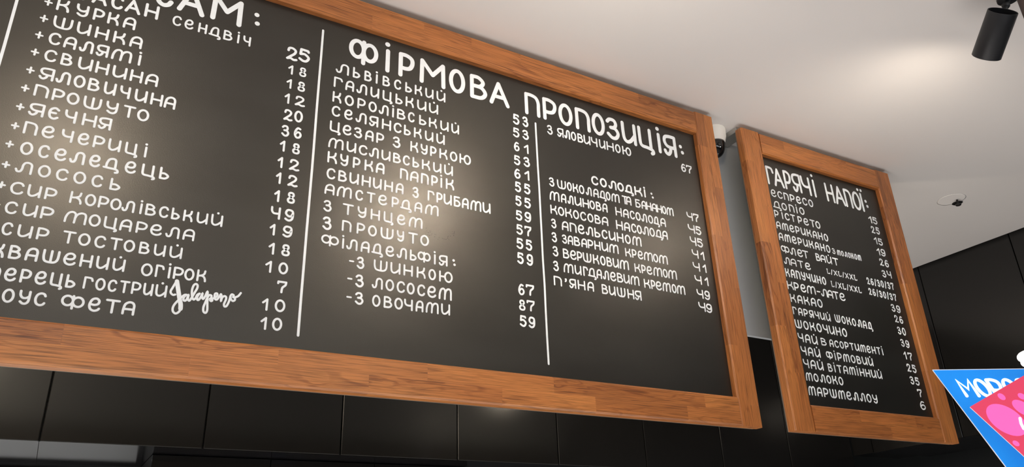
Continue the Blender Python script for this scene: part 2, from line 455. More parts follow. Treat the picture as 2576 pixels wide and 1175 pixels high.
class Ribbon:
    """painted strokes with a slightly domed section, lying on the plane y = depth"""
    def __init__(self, depth, thick=0.0006, climb=0.0):
        self.climb = climb
        self.v, self.f, self.y0, self.t, self.n = [], [], depth, thick, 0

    @property
    def y(self):
        return self.y0 - self.n * 0.00002

    def stroke(self, pts, w, closed=False, taper=None):
        self.n += 1
        P = [pts[0]]
        for p in pts[1:]:
            if math.hypot(p[0] - P[-1][0], p[1] - P[-1][1]) > 1e-5:
                P.append(p)
        n = len(P)
        if n < 2:
            return self.dot(P[0], w * .5, w * .5)
        base = len(self.v)
        y_ = self.y
        hw = w / 2
        for i, (x, z) in enumerate(P):
            y_ = self.y - i * self.climb
            a = P[i - 1] if (i > 0 or closed) else P[i]
            b = P[(i + 1) % n] if (i < n - 1 or closed) else P[i]
            if i > 0 or closed:
                d1 = Vector((x - a[0], z - a[1])).normalized()
            if i < n - 1 or closed:
                d2 = Vector((b[0] - x, b[1] - z)).normalized()
            if i == 0 and not closed: d1 = d2
            if i == n - 1 and not closed: d2 = d1
            t = d1 + d2
            t = t.normalized() if t.length > .2 else d1
            k = min(1.35, 1 / max(.5, abs(t.dot(d1))))
            nx, nz = -t.y * hw * k, t.x * hw * k
            self.v += [(x + nx, y_, z + nz), (x + nx * .8, y_ - self.t, z + nz * .8),
                       (x - nx * .8, y_ - self.t, z - nz * .8), (x - nx, y_, z - nz)]
        m = n if closed else n - 1
        for i in range(m):
            a, b = base + 4 * i, base + 4 * ((i + 1) % n)
            for k in range(3):
                self.f.append((a + k, a + k + 1, b + k + 1, b + k))
        if not closed:
            self.dot(P[0], hw, hw); self.dot(P[-1], hw, hw)

    def dot(self, c, rx, rz, n=12):
        self.n += 1
        base = len(self.v)
        for s, y in ((1, self.y), (.8, self.y - self.t)):
            for k in range(n):
                a = 2 * math.pi * k / n
                self.v.append((c[0] + rx * s * math.cos(a), y, c[1] + rz * s * math.sin(a)))
        for k in range(n):
            k2 = (k + 1) % n
            self.f.append((base + k, base + n + k, base + n + k2, base + k2))
        self.f.append(tuple(base + n + k for k in range(n)))

    def word(self, text, x0, z0, x1, z1, h0, h1, ext, ratio):
        n = len(text)
        if not ext:
            gap = .26
            ws = [G[c][0] + (.18 if G[c][0] > .1 else 0) for c in text]
            tot = sum(ws) + gap * (n - 1)
            ext, cur = [], 0
            for wv_ in ws:
                ext += [cur / tot, (cur + wv_) / tot]; cur += wv_ + gap
        for i, ch in enumerate(text):
            a, b = ext[2 * i], ext[2 * i + 1]
            xa, xb = x0 + (x1 - x0) * a, x0 + (x1 - x0) * b
            mid = (a + b) / 2
            h = h0 + (h1 - h0) * mid
            w = ratio * h if ch not in '+-:' else (0.0044 if ch in '+-' else h * .3)
            h += h * rng.uniform(-.015, .015)
            zb = z0 + (z1 - z0) * mid
            fx = lambda gx: xa + w / 2 + gx * max(xb - xa - w, 0)
            fz = lambda gy: zb + w / 2 + gy * (h - w)
            for kind, pts in G[ch][1]:
                if kind == 'D':
                    r = w * .60 if ch != ':' else min(h * .2, (xb - xa) * .5)
                    if ch == ':':
                        self.dot((xa + (xb - xa) * (.35 if pts[1] > .5 else .6), zb + (h - r if pts[1] > .5 else r)), r, r)
                    else:
                        self.dot((fx(pts[0]) + pts[2] * h, fz(pts[1])), r, r)
                    continue
                if kind == 'L':
                    for s_ in zip(pts, pts[1:]):
                        self.stroke([(fx(x), fz(y)) for x, y in s_], w)
                    continue
                self.stroke([(fx(x), fz(y)) for x, y in catmull(pts, kind == 'O')], w, kind == 'O')

    def build(self, name, mat, parent):
        return mesh(name, self.v, self.f, mat, parent, smooth=False)

LINES = [
 (1,'heading','САМ:',[('Сam',0.0243,1.2476,0.2224,1.2553,0.0755,0.0783,[0.0,0.216,0.255,0.569,0.631,1.0]),(':',0.2505,1.273,0.2638,1.2745,0.0389,0.039,None)]),
 (1,'item','КРУАСАН сендвіч',[('КРУ',-0.191,1.2006,-0.1037,1.2041,0.0362,0.0368,None),('aСaН',-0.0959,1.2034,0.0405,1.207,0.0378,0.0387,[0.0,0.227,0.275,0.458,0.487,0.728,0.782,1.0]),('СЕНДВІЧ',0.0708,1.2061,0.2489,1.2054,0.0291,0.0282,[0.0,0.111,0.148,0.263,0.32,0.431,0.454,0.605,0.642,0.76,0.803,0.868,0.896,1.0])]),
 (1,'item','КУРКА',[('+',-0.1808,1.1633,-0.1644,1.1638,0.0194,0.0195,None),('КУРКА',-0.157,1.1589,-0.0008,1.1611,0.032,0.0322,[0.0,0.161,0.234,0.393,0.452,0.593,0.635,0.785,0.836,1.0])]),
 (1,'item','ШИНКА',[('+',-0.181,1.1192,-0.1647,1.1196,0.019,0.0191,None),('ШИНКА',-0.1557,1.1135,0.0195,1.1159,0.0313,0.0316,[0.0,0.211,0.257,0.41,0.461,0.612,0.665,0.808,0.854,1.0])]),
 (1,'item','САЛЯМІ',[('+',-0.1813,1.0754,-0.1652,1.0755,0.0186,0.0186,None),('САЛЯМІ',-0.156,1.0695,0.0254,1.0722,0.0314,0.031,[0.0,0.125,0.157,0.289,0.316,0.469,0.496,0.632,0.664,0.886,0.946,1.0])]),
 (1,'item','СВИНИНА',[('+',-0.1807,1.032,-0.1648,1.032,0.0182,0.0182,None),('СВИНИНА',-0.1557,1.026,0.065,1.0284,0.0307,0.0313,[0.0,0.103,0.139,0.238,0.283,0.408,0.436,0.552,0.583,0.712,0.742,0.856,0.882,1.0])]),
 (1,'item','ЯЛОВИЧИНА',[('+',-0.1801,0.9868,-0.1644,0.9866,0.0178,0.0178,None),('ЯЛОВИЧИНА',-0.1565,0.9802,0.1081,0.9815,0.0307,0.0317,[0.0,0.104,0.114,0.217,0.238,0.322,0.342,0.426,0.455,0.544,0.57,0.65,0.683,0.778,0.804,0.898,0.909,1.0])]),
 (1,'item','ПРОШУТО',[('+',-0.1807,0.9422,-0.1651,0.9418,0.0173,0.0174,None),('ПРОШУТО',-0.1574,0.9379,0.0601,0.935,0.0293,0.0307,[0.0,0.121,0.15,0.252,0.271,0.379,0.412,0.57,0.607,0.717,0.761,0.874,0.889,1.0])]),
 (1,'item','ЯЄЧНЯ',[('+',-0.1805,0.8976,-0.1652,0.8969,0.0169,0.017,None),('ЯЄЧНЯ',-0.1584,0.8914,-0.0073,0.8951,0.0307,0.0296,[0.0,0.186,0.227,0.361,0.418,0.568,0.637,0.811,0.832,1.0])]),
 (1,'item','ПЕЧЕРИЦІ',[('+',-0.1804,0.8529,-0.1652,0.8521,0.0165,0.0166,None),('ПЕЧЕРИЦІ',-0.1585,0.8473,0.0709,0.8495,0.0293,0.0287,[0.0,0.107,0.137,0.238,0.287,0.383,0.418,0.511,0.542,0.635,0.663,0.768,0.803,0.906,0.956,1.0])]),
 (1,'item','ОСЕЛЕДЕЦЬ',[('+',-0.1813,0.8107,-0.1663,0.8097,0.0162,0.0162,None),('ОСЕЛЕДЕЦЬ',-0.1555,0.8011,0.1192,0.8068,0.0299,0.0298,[0.0,0.081,0.112,0.184,0.215,0.295,0.312,0.415,0.442,0.519,0.536,0.644,0.683,0.764,0.8,0.894,0.927,1.0])]),
 (1,'item','ЛОСОСЬ',[('+',-0.1783,0.7657,-0.1635,0.7645,0.0158,0.0158,None),('ЛОСОСЬ',-0.1558,0.76,0.0317,0.7604,0.0279,0.0279,[0.0,0.16,0.206,0.326,0.373,0.488,0.537,0.659,0.711,0.82,0.892,1.0])]),
 (1,'item','СИР КОРОЛІВСЬКИЙ',[('+',-0.1767,0.7219,-0.162,0.7206,0.0154,0.0155,None),('СИР',-0.1548,0.7136,-0.0759,0.7145,0.0279,0.0265,[0.0,0.292,0.364,0.661,0.738,1.0]),('КОРОЛІВСЬКИЙ',-0.0534,0.7155,0.239,0.7207,0.0267,0.0273,[0.0,0.077,0.091,0.16,0.174,0.239,0.248,0.319,0.32,0.405,0.429,0.46,0.473,0.543,0.562,0.626,0.645,0.704,0.725,0.792,0.816,0.895,0.916,1.0])]),
 (1,'item','СИР МОЦАРЕЛА',[('+',-0.1772,0.6806,-0.1627,0.679,0.0151,0.0151,None),('СИР',-0.1551,0.6713,-0.0737,0.6731,0.0272,0.0266,[0.0,0.255,0.358,0.659,0.729,1.0]),('МОЦАРЕЛА',-0.0554,0.6729,0.1869,0.6772,0.0267,0.0264,[0.0,0.162,0.176,0.265,0.288,0.386,0.408,0.5,0.532,0.62,0.642,0.737,0.763,0.877,0.903,1.0])]),
 (1,'item','СИР ТОСТОВИЙ',[('+',-0.1773,0.6376,-0.163,0.6359,0.0147,0.0147,None),('СИР',-0.1545,0.6272,-0.0738,0.6289,0.0272,0.0259,[0.039,0.259,0.356,0.658,0.748,1.0]),('ТОСТОВИЙ',-0.0512,0.6293,0.168,0.633,0.0267,0.0263,[0.0,0.106,0.125,0.224,0.255,0.347,0.379,0.481,0.495,0.591,0.626,0.717,0.751,0.853,0.886,1.0])]),
 (1,'item','КВАШЕНИЙ ОГІРОК',[('КВАШЕНИЙ',-0.1588,0.5814,0.0667,0.5876,0.0287,0.0269,None),('ОГІРОК',0.0961,0.5851,0.2215,0.5907,0.0277,0.0268,[0.0,0.175,0.211,0.349,0.387,0.46,0.482,0.64,0.651,0.809,0.844,1.0])]),
 (1,'item','ПЕРЕЦЬ ГОСТРИЙ',[('ПЕРЕЦЬ',-0.1541,0.5374,-0.012,0.5405,0.028,0.0275,None),('ГОСТРИЙ',0.0003,0.5424,0.1504,0.546,0.0258,0.0263,[0.0,0.115,0.138,0.258,0.283,0.391,0.42,0.543,0.564,0.68,0.706,0.828,0.854,1.0])]),
 (1,'item','СОУС ФЕТА',[('СОУС',-0.15,0.4965,-0.0541,0.4978,0.0285,0.0276,None),('ФЕТА',-0.0305,0.4978,0.098,0.5008,0.0295,0.0289,[0.0,0.314,0.36,0.531,0.584,0.79,0.819,1.0])]),
 (1,'price','25',[('25',0.3357,1.1982,0.3949,1.2082,0.0399,0.0405,[0.0,0.49,0.508,1.0])]),
 (1,'price','18',[('18',0.3437,1.1586,0.3897,1.162,0.0281,0.0284,[0.0,0.303,0.6,1.0])]),
 (1,'price','18',[('18',0.343,1.1172,0.3899,1.1175,0.0285,0.0287,[0.0,0.311,0.587,1.0])]),
 (1,'price','12',[('12',0.342,1.0728,0.3932,1.0749,0.0296,0.0299,[0.0,0.274,0.503,1.0])]),
 (1,'price','20',[('20',0.3442,1.0242,0.3907,1.0297,0.0322,0.0326,[0.0,0.486,0.544,1.0])]),
 (1,'price','36',[('36',0.343,0.9804,0.3916,0.9839,0.0316,0.0319,[0.0,0.393,0.608,1.0])]),
 (1,'price','18',[('18',0.3423,0.9394,0.3909,0.9402,0.0302,0.0305,[0.0,0.294,0.611,1.0])]),
 (1,'price','12',[('12',0.341,0.895,0.3935,0.8951,0.0303,0.0307,[0.0,0.269,0.528,1.0])]),
 (1,'price','12',[('12',0.3409,0.8531,0.3928,0.8527,0.0305,0.0308,[0.0,0.269,0.535,1.0])]),
 (1,'price','18',[('18',0.3413,0.8061,0.39,0.8096,0.0303,0.0307,[0.0,0.291,0.602,1.0])]),
 (1,'price','49',[('49',0.3375,0.7632,0.3908,0.7636,0.031,0.0313,[0.0,0.431,0.594,1.0])]),
 (1,'price','19',[('19',0.339,0.7223,0.3905,0.7241,0.0291,0.0295,[0.0,0.275,0.569,1.0])]),
 (1,'price','18',[('18',0.3408,0.6763,0.3892,0.6782,0.0291,0.0295,[0.0,0.313,0.593,1.0])]),
 (1,'price','10',[('10',0.338,0.6329,0.3883,0.6346,0.0285,0.0288,[0.0,0.314,0.574,1.0])]),
 (1,'price','7',[('7',0.367,0.5892,0.3895,0.5908,0.0293,0.0295,None)]),
 (1,'price','10',[('10',0.3393,0.546,0.3896,0.5471,0.0285,0.0288,[0.0,0.296,0.545,1.0])]),
 (1,'price','10',[('10',0.3403,0.5033,0.3866,0.5051,0.029,0.0294,[0.0,0.323,0.531,1.0])]),
 (1,'heading','ФІРМОВА ПРОПОЗИЦІЯ:',[('ФІРmОВa',0.493,1.2493,0.9784,1.2467,0.0797,0.0818,[0.0,0.169,0.209,0.239,0.288,0.384,0.416,0.577,0.599,0.704,0.735,0.849,0.863,1.0]),('ПРОПОЗИЦІЯ',1.0307,1.2459,1.6152,1.2461,0.0795,0.0824,[0.0,0.092,0.108,0.193,0.204,0.292,0.309,0.404,0.414,0.5,0.509,0.597,0.612,0.713,0.726,0.826,0.858,0.891,0.902,1.0]),(':',1.627,1.2658,1.6488,1.2686,0.0364,0.0365,None)]),
 (1,'item','ЛЬВІВСЬКИЙ',[('ЛЬВІВСЬКИЙ',0.4622,1.2025,0.7726,1.2046,0.0327,0.0309,[0.0,0.115,0.147,0.213,0.248,0.314,0.342,0.374,0.41,0.478,0.514,0.58,0.617,0.681,0.706,0.778,0.805,0.885,0.913,1.0])]),
 (1,'item','ГАЛИЦЬКИЙ',[('ГАЛИЦЬКИЙ',0.4599,1.1577,0.7512,1.159,0.0316,0.0315,[0.0,0.082,0.105,0.185,0.205,0.306,0.335,0.419,0.45,0.539,0.574,0.645,0.673,0.755,0.786,0.88,0.905,1.0])]),
 (1,'item','КОРОЛІВСЬКИЙ',[('КОРОЛІВСЬКИЙ',0.4593,1.1129,0.8141,1.1136,0.0317,0.0305,[0.0,0.067,0.09,0.158,0.184,0.246,0.268,0.332,0.346,0.424,0.445,0.472,0.489,0.557,0.576,0.63,0.666,0.726,0.746,0.814,0.84,0.911,0.933,1.0])]),
 (1,'item','СЕЛЯНСЬКИЙ',[('СЕЛЯНСЬКИЙ',0.4597,1.0718,0.7711,1.0688,0.0318,0.0305,[0.0,0.072,0.104,0.177,0.199,0.295,0.315,0.396,0.426,0.508,0.53,0.601,0.622,0.685,0.712,0.785,0.813,0.892,0.919,1.0])]),
 (1,'item','ЦЕЗАР З КУРКОЮ',[('ЦЕЗАР',0.4578,1.0263,0.6,1.0254,0.0308,0.0308,[0.0,0.184,0.232,0.396,0.439,0.591,0.644,0.803,0.852,1.0]),('З',0.6237,1.0254,0.6456,1.0254,0.0326,0.0327,None),('КУРКОЮ',0.6724,1.0253,0.8494,1.0264,0.0312,0.0304,[0.0,0.129,0.164,0.278,0.318,0.422,0.469,0.606,0.643,0.769,0.804,1.0])]),
 (1,'item','МИСЛИВСЬКИЙ',[('МИСЛИВСЬКИЙ',0.4574,0.9803,0.795,0.9802,0.0294,0.03,[0.0,0.114,0.136,0.21,0.229,0.296,0.308,0.386,0.406,0.479,0.499,0.563,0.578,0.636,0.657,0.714,0.735,0.806,0.829,0.901,0.923,1.0])]),
 (1,'item','КУРКА ПАПРІК',[('КУРКА',0.4577,0.9378,0.6044,0.9393,0.0316,0.0317,[0.0,0.168,0.212,0.357,0.435,0.567,0.64,0.8,0.842,1.0]),('ПАПРІК',0.646,0.9382,0.799,0.9385,0.0307,0.0321,[0.0,0.147,0.18,0.334,0.377,0.523,0.566,0.691,0.723,0.787,0.837,1.0])]),
 (1,'item','СВИНИНА З ГРИБАМИ',[('СВИНИНА',0.4583,0.894,0.6568,0.8947,0.0306,0.0306,[0.0,0.111,0.146,0.257,0.286,0.409,0.444,0.563,0.589,0.706,0.739,0.857,0.891,1.0]),('З',0.6809,0.8932,0.6991,0.8933,0.0312,0.0313,None),('ГРИБАМИ',0.723,0.8931,0.9065,0.8933,0.0306,0.031,[0.0,0.107,0.135,0.231,0.246,0.376,0.405,0.514,0.532,0.644,0.667,0.848,0.868,1.0])]),
 (1,'item','АМСТЕРДАМ',[('АМСТЕРДАМ',0.4564,0.8524,0.7539,0.8539,0.0291,0.0296,[0.0,0.083,0.101,0.226,0.255,0.322,0.351,0.428,0.451,0.532,0.57,0.635,0.645,0.747,0.774,0.847,0.872,1.0])]),
 (1,'item','З ТУНЦЕМ',[('З',0.4566,0.8067,0.477,0.8076,0.0305,0.0306,None),('ТУНЦЕМ',0.5027,0.8085,0.71,0.81,0.03,0.0292,[0.0,0.135,0.179,0.289,0.34,0.457,0.5,0.616,0.668,0.779,0.82,1.0])]),
 (1,'item','З ПРОШУТО',[('З',0.4574,0.7597,0.4796,0.7607,0.0341,0.0343,None),('ПРОШУТО',0.5039,0.7649,0.7281,0.7656,0.029,0.0304,[0.0,0.106,0.162,0.255,0.288,0.389,0.429,0.581,0.615,0.704,0.75,0.867,0.894,1.0])]),
 (1,'item','ФІЛАДЕЛЬФІЯ:',[('ФІЛАДЕЛЬФІЯ',0.4569,0.72,0.7794,0.7206,0.0287,0.0294,[0.0,0.132,0.152,0.174,0.186,0.273,0.296,0.365,0.379,0.466,0.489,0.559,0.577,0.661,0.684,0.741,0.747,0.857,0.878,0.905,0.924,1.0]),(':',0.7931,0.7258,0.8031,0.7259,0.0189,0.019,None)]),
 (1,'item','-З ШИНКОЮ',[('-',0.5259,0.6903,0.5387,0.6901,0.0053,0.0053,None),('З',0.5447,0.6769,0.5639,0.6773,0.0303,0.0304,None),('ШИНКОЮ',0.5864,0.6788,0.7936,0.6779,0.029,0.0298,[0.0,0.169,0.203,0.329,0.365,0.484,0.531,0.647,0.681,0.78,0.82,1.0])]),
 (1,'item','-З ЛОСОСЕМ',[('-',0.524,0.6465,0.5367,0.6461,0.0052,0.0052,None),('З',0.5437,0.631,0.5646,0.6315,0.0321,0.0323,None),('ЛОСОСЕМ',0.5835,0.6336,0.7913,0.6321,0.0294,0.0314,[0.0,0.134,0.164,0.27,0.3,0.403,0.424,0.524,0.555,0.656,0.682,0.798,0.827,1.0])]),
 (1,'item','-З ОВОЧАМИ',[('-',0.5244,0.6017,0.5377,0.6013,0.0051,0.0051,None),('З',0.5449,0.5888,0.5658,0.5891,0.0311,0.0312,None),('ОВОЧАМИ',0.5862,0.5896,0.7864,0.594,0.0298,0.0283,[0.0,0.104,0.142,0.251,0.275,0.384,0.397,0.51,0.545,0.647,0.676,0.847,0.879,1.0])]),
 (1,'price','53',[('53',0.9882,1.1997,1.0404,1.2007,0.0352,0.0355,[0.0,0.419,0.612,1.0])]),
 (1,'price','53',[('53',0.9865,1.1564,1.0396,1.1573,0.0323,0.0325,[0.0,0.408,0.595,1.0])]),
 (1,'price','61',[('61',0.9879,1.1105,1.0382,1.1112,0.0308,0.031,[0.0,0.371,0.652,1.0])]),
 (1,'price','53',[('53',0.986,1.065,1.0389,1.0682,0.0321,0.0324,[0.0,0.395,0.599,1.0])]),
 (1,'price','61',[('61',0.9856,1.0215,1.0367,1.0248,0.0316,0.0319,[0.0,0.397,0.643,1.0])]),
 (1,'price','55',[('55',0.9857,0.9802,1.0358,0.9801,0.0328,0.0331,[0.0,0.401,0.585,1.0])]),
 (1,'price','55',[('55',0.9853,0.9372,1.0349,0.9362,0.0323,0.0326,[0.0,0.401,0.575,1.0])]),
 (1,'price','59',[('59',0.9848,0.8928,1.034,0.8936,0.0313,0.0316,[0.0,0.419,0.566,1.0])]),
 (1,'price','57',[('57',0.9848,0.851,1.0327,0.8506,0.0312,0.0315,[0.0,0.427,0.53,1.0])]),
 (1,'price','55',[('55',0.9834,0.8087,1.0327,0.8091,0.0323,0.0327,[0.0,0.43,0.583,1.0])]),
 (1,'price','59',[('59',0.9837,0.7655,1.0335,0.7655,0.0334,0.0338,[0.0,0.413,0.59,1.0])]),
 (1,'price','67',[('67',0.9833,0.6767,1.0325,0.6809,0.0315,0.0318,[0.0,0.395,0.466,1.0])]),
 (1,'price','87',[('87',0.9832,0.6348,1.0319,0.6377,0.0301,0.0305,[0.0,0.413,0.484,1.0])]),
 (1,'price','59',[('59',0.9838,0.5923,1.0307,0.5918,0.0311,0.0314,[0.0,0.443,0.561,1.0])]),
 (1,'item','З ЯЛОВИЧИНОЮ',[('З',1.1049,1.1981,1.1248,1.1987,0.0324,0.0325,None),('ЯЛОВИЧИНОЮ',1.1401,1.1996,1.418,1.2012,0.0321,0.0313,[0.0,0.085,0.091,0.168,0.178,0.249,0.265,0.341,0.347,0.436,0.445,0.531,0.554,0.64,0.656,0.756,0.773,0.851,0.874,1.0])]),
 (1,'price','67',[('67',1.6247,1.2007,1.6719,1.2006,0.0308,0.031,[0.0,0.439,0.465,1.0])]),
 (1,'heading','СОЛОДКІ:',[('СОЛОДКІ',1.2518,1.0645,1.4621,1.0666,0.0311,0.0308,[0.0,0.123,0.151,0.275,0.299,0.447,0.461,0.582,0.593,0.751,0.774,0.919,0.934,1.0]),(':',1.4772,1.0688,1.4921,1.0703,0.0209,0.0209,None)]),
 (1,'item','З ШОКОЛАДОМ ТА БАНАНОМ',[('З',1.1006,1.0237,1.1189,1.0244,0.0301,0.0302,None),('ШОКОЛАДОМ',1.1278,1.0234,1.3521,1.0237,0.0296,0.0289,[0.0,0.14,0.152,0.229,0.243,0.331,0.339,0.427,0.446,0.544,0.566,0.656,0.664,0.773,0.772,0.849,0.862,1.0]),('ТА',1.362,1.0249,1.3974,1.0253,0.0294,0.0295,[0.0,0.619,0.414,1.0]),('БАНАНОМ',1.4127,1.0245,1.5637,1.0239,0.0287,0.0284,[0.0,0.134,0.155,0.281,0.283,0.415,0.421,0.556,0.554,0.692,0.692,0.806,0.81,1.0])]),
 (1,'price','47',[('47',1.6192,1.0241,1.6708,1.0244,0.0299,0.0301,[0.0,0.498,0.531,1.0])]),
 (1,'item','МАЛИНОВА НАСОЛОДА',[('МАЛИНОВА',1.0993,0.9796,1.3027,0.9812,0.0298,0.0291,[0.0,0.166,0.188,0.282,0.299,0.404,0.423,0.542,0.559,0.673,0.679,0.776,0.793,0.889,0.905,1.0]),('НАСОЛОДА',1.332,0.9796,1.5257,0.979,0.0288,0.0297,[0.0,0.124,0.145,0.257,0.277,0.375,0.39,0.493,0.501,0.619,0.639,0.743,0.747,0.865,0.886,1.0])]),
 (1,'price','45',[('45',1.6174,0.9796,1.6722,0.9795,0.0311,0.0313,[0.0,0.531,0.567,1.0])]),
 (1,'item','КОКОСОВА НАСОЛОДА',[('КОКОСОВА',1.0993,0.9363,1.3005,0.9371,0.0289,0.0286,[0.0,0.115,0.126,0.233,0.249,0.367,0.382,0.486,0.505,0.61,0.631,0.738,0.759,0.867,0.883,1.0]),('НАСОЛОДА',1.3294,0.9341,1.5269,0.9364,0.0305,0.0293,[0.0,0.128,0.147,0.263,0.285,0.383,0.393,0.491,0.496,0.626,0.638,0.744,0.75,0.888,0.89,1.0])]),
 (1,'price','45',[('45',1.6186,0.9375,1.6716,0.9365,0.0306,0.0309,[0.0,0.492,0.545,1.0])]),
 (1,'item','З АПЕЛЬСИНОМ',[('З',1.0991,0.8923,1.1167,0.8925,0.0299,0.03,None),('АПЕЛЬСИНОМ',1.1344,0.8924,1.4186,0.8934,0.0297,0.0305,[0.0,0.081,0.095,0.178,0.193,0.275,0.287,0.38,0.397,0.471,0.486,0.56,0.577,0.664,0.68,0.765,0.782,0.86,0.877,1.0])]),
 (1,'price','41',[('41',1.6192,0.8952,1.6717,0.8933,0.0293,0.0295,[0.0,0.513,0.673,1.0])]),
 (1,'item','З ЗАВАРНИМ КРЕМОМ',[('З',1.0979,0.8498,1.1158,0.8497,0.0304,0.0305,None),('ЗАВАРНИМ',1.1323,0.8518,1.3287,0.8534,0.0282,0.0287,[0.0,0.088,0.095,0.191,0.205,0.312,0.33,0.435,0.445,0.544,0.562,0.673,0.691,0.81,0.826,1.0]),('КРЕМОМ',1.3532,0.8516,1.5143,0.8521,0.028,0.0288,[0.0,0.135,0.155,0.263,0.287,0.415,0.43,0.642,0.65,0.771,0.787,1.0])]),
 (1,'price','41',[('41',1.6157,0.8511,1.6722,0.8513,0.0293,0.0296,[0.0,0.512,0.701,1.0])]),
 (1,'item','З ВЕРШКОВИМ КРЕМОМ',[('З',1.0984,0.8075,1.1173,0.8077,0.0304,0.0305,None),('ВЕРШКОВИМ',1.132,0.8073,1.3609,0.8083,0.0291,0.0297,[0.0,0.094,0.104,0.198,0.206,0.284,0.293,0.424,0.444,0.537,0.552,0.637,0.652,0.738,0.748,0.844,0.855,1.0]),('КРЕМОМ',1.3822,0.8076,1.5434,0.8082,0.0279,0.0291,[0.0,0.139,0.159,0.261,0.28,0.41,0.436,0.645,0.661,0.778,0.788,1.0])]),
 (1,'price','41',[('41',1.6157,0.8079,1.6726,0.8078,0.0295,0.0298,[0.0,0.5,0.705,1.0])]),
 (1,'item','З МИГДАЛЕВИМ КРЕМОМ',[('З',1.0973,0.7641,1.1157,0.764,0.0304,0.0305,None),('МИГДАЛЕВИМ',1.1309,0.7649,1.394,0.7651,0.0286,0.029,[0.0,0.125,0.141,0.228,0.249,0.314,0.309,0.413,0.421,0.493,0.502,0.587,0.601,0.682,0.695,0.777,0.784,0.867,0.877,1.0]),('КРЕМОМ',1.4116,0.7633,1.5688,0.7638,0.0289,0.029,[0.0,0.149,0.167,0.271,0.279,0.423,0.442,0.643,0.668,0.785,0.793,1.0])]),
 (1,'price','49',[('49',1.616,0.7628,1.6695,0.7615,0.0297,0.03,[0.0,0.495,0.577,1.0])]),
 (1,'item','П’ЯНА ВИШНЯ',[('П’ЯНА',1.0961,0.7213,1.2288,0.7225,0.0287,0.0281,[0.0,0.2,0.258,0.336,0.378,0.552,0.591,0.782,0.83,1.0]),('ВИШНЯ',1.2559,0.7216,1.3964,0.7205,0.0288,0.0298,[0.0,0.155,0.178,0.342,0.378,0.595,0.641,0.811,0.827,1.0])]),
 (1,'price','49',[('49',1.6159,0.7212,1.6703,0.7201,0.0297,0.03,[0.0,0.515,0.555,1.0])]),
 (2,'heading','ГАРЯЧІ НАПОЇ:',[('ГaРЯЧІ',0.1093,1.2492,0.3591,1.248,0.0768,0.0793,[0.0,0.155,0.132,0.335,0.347,0.495,0.507,0.695,0.701,0.893,0.946,1.0]),('НaПОЇ',0.4137,1.2461,0.625,1.2437,0.0798,0.0814,[0.0,0.214,0.23,0.489,0.489,0.69,0.706,0.926,0.927,1.0]),(':',0.6351,1.2656,0.6515,1.2669,0.0347,0.0348,None)]),
 (2,'item','ЕСПРЕСО',[('ЕСПРЕСО',0.1141,1.2017,0.327,1.2011,0.0301,0.031,None)]),
 (2,'item','ДОПІО',[('ДОПІО',0.1131,1.1569,0.2703,1.1586,0.0295,0.0301,[0.0,0.237,0.271,0.438,0.506,0.671,0.72,0.785,0.834,1.0])]),
 (2,'item','РІСТРЕТО',[('РІСТРЕТО',0.1108,1.1202,0.3404,1.1171,0.0287,0.0301,[0.0,0.093,0.149,0.193,0.223,0.32,0.346,0.452,0.502,0.595,0.627,0.738,0.772,0.884,0.892,1.0])]),
 (2,'price','15',[('15',0.6317,1.2009,0.6813,1.2014,0.0309,0.0311,[0.0,0.412,0.484,1.0])]),
 (2,'price','25',[('25',0.6323,1.1581,0.6809,1.1591,0.0306,0.0308,None)]),
 (2,'item','АМЕРИКАНО',[('АМЕРИКАНО',0.1092,1.0771,0.3681,1.0721,0.0292,0.0302,None)]),
 (2,'price','15',[('15',0.6331,1.1136,0.6821,1.1124,0.0302,0.0304,[0.0,0.395,0.487,1.0])]),
 (2,'item','АМЕРИКАНО З МОЛОКОМ',[('АМЕРИКАНО',0.1107,1.0333,0.366,1.0273,0.0298,0.0308,None),('з',0.3759,1.0285,0.392,1.0283,0.0223,0.0223,None),('молоком',0.4012,1.0277,0.5298,1.0255,0.0214,0.0237,None)]),
 (2,'price','19',[('19',0.6333,1.0678,0.683,1.0682,0.0303,0.0305,[0.0,0.392,0.477,1.0])]),
 (2,'item','ФЛЕТ ВАЙТ',[('ФЛЕТ',0.1106,0.9871,0.2444,0.9846,0.0289,0.0299,[0.0,0.301,0.315,0.523,0.583,0.776,0.776,1.0]),('ВАЙТ',0.2806,0.9857,0.3971,0.9828,0.0289,0.0298,[0.0,0.189,0.197,0.417,0.462,0.689,0.738,1.0])]),
 (2,'price','26',[('26',0.6346,1.026,0.6862,1.0242,0.0305,0.0306,None)]),
 (2,'item','ЛАТЕ L/XL/XXL',[('ЛАТЕ',0.113,0.9456,0.2415,0.9414,0.0278,0.0279,[0.0,0.226,0.246,0.463,0.524,0.737,0.792,1.0]),('L/XL/XXL',0.3226,0.9439,0.4784,0.9392,0.0193,0.0225,None)]),
 (2,'price','34',[('34',0.6325,0.9788,0.6861,0.9811,0.0291,0.0293,None)]),
 (2,'price','26/30/37',[('26/30/37',0.5326,0.9358,0.6822,0.9342,0.0274,0.0289,None)]),
 (2,'item','КАПУЧИНО L/XL/XXL',[('КАПУЧИНО',0.1097,0.8995,0.3062,0.8965,0.0314,0.0303,None),('L/XL/XXL',0.3309,0.8958,0.4873,0.8929,0.0226,0.0236,None)]),
 (2,'price','26/30/37',[('26/30/37',0.529,0.895,0.6809,0.8903,0.0275,0.0285,None)]),
 (2,'item','КРЕМ-ЛАТЕ',[('КРЕМ-ЛАТЕ',0.1062,0.8544,0.389,0.8493,0.0307,0.0297,[0.0,0.104,0.115,0.196,0.223,0.314,0.329,0.477,0.498,0.56,0.57,0.684,0.685,0.781,0.786,0.888,0.9,1.0])]),
 (2,'price','39',[('39',0.6368,0.8467,0.6875,0.8446,0.0299,0.0301,None)]),
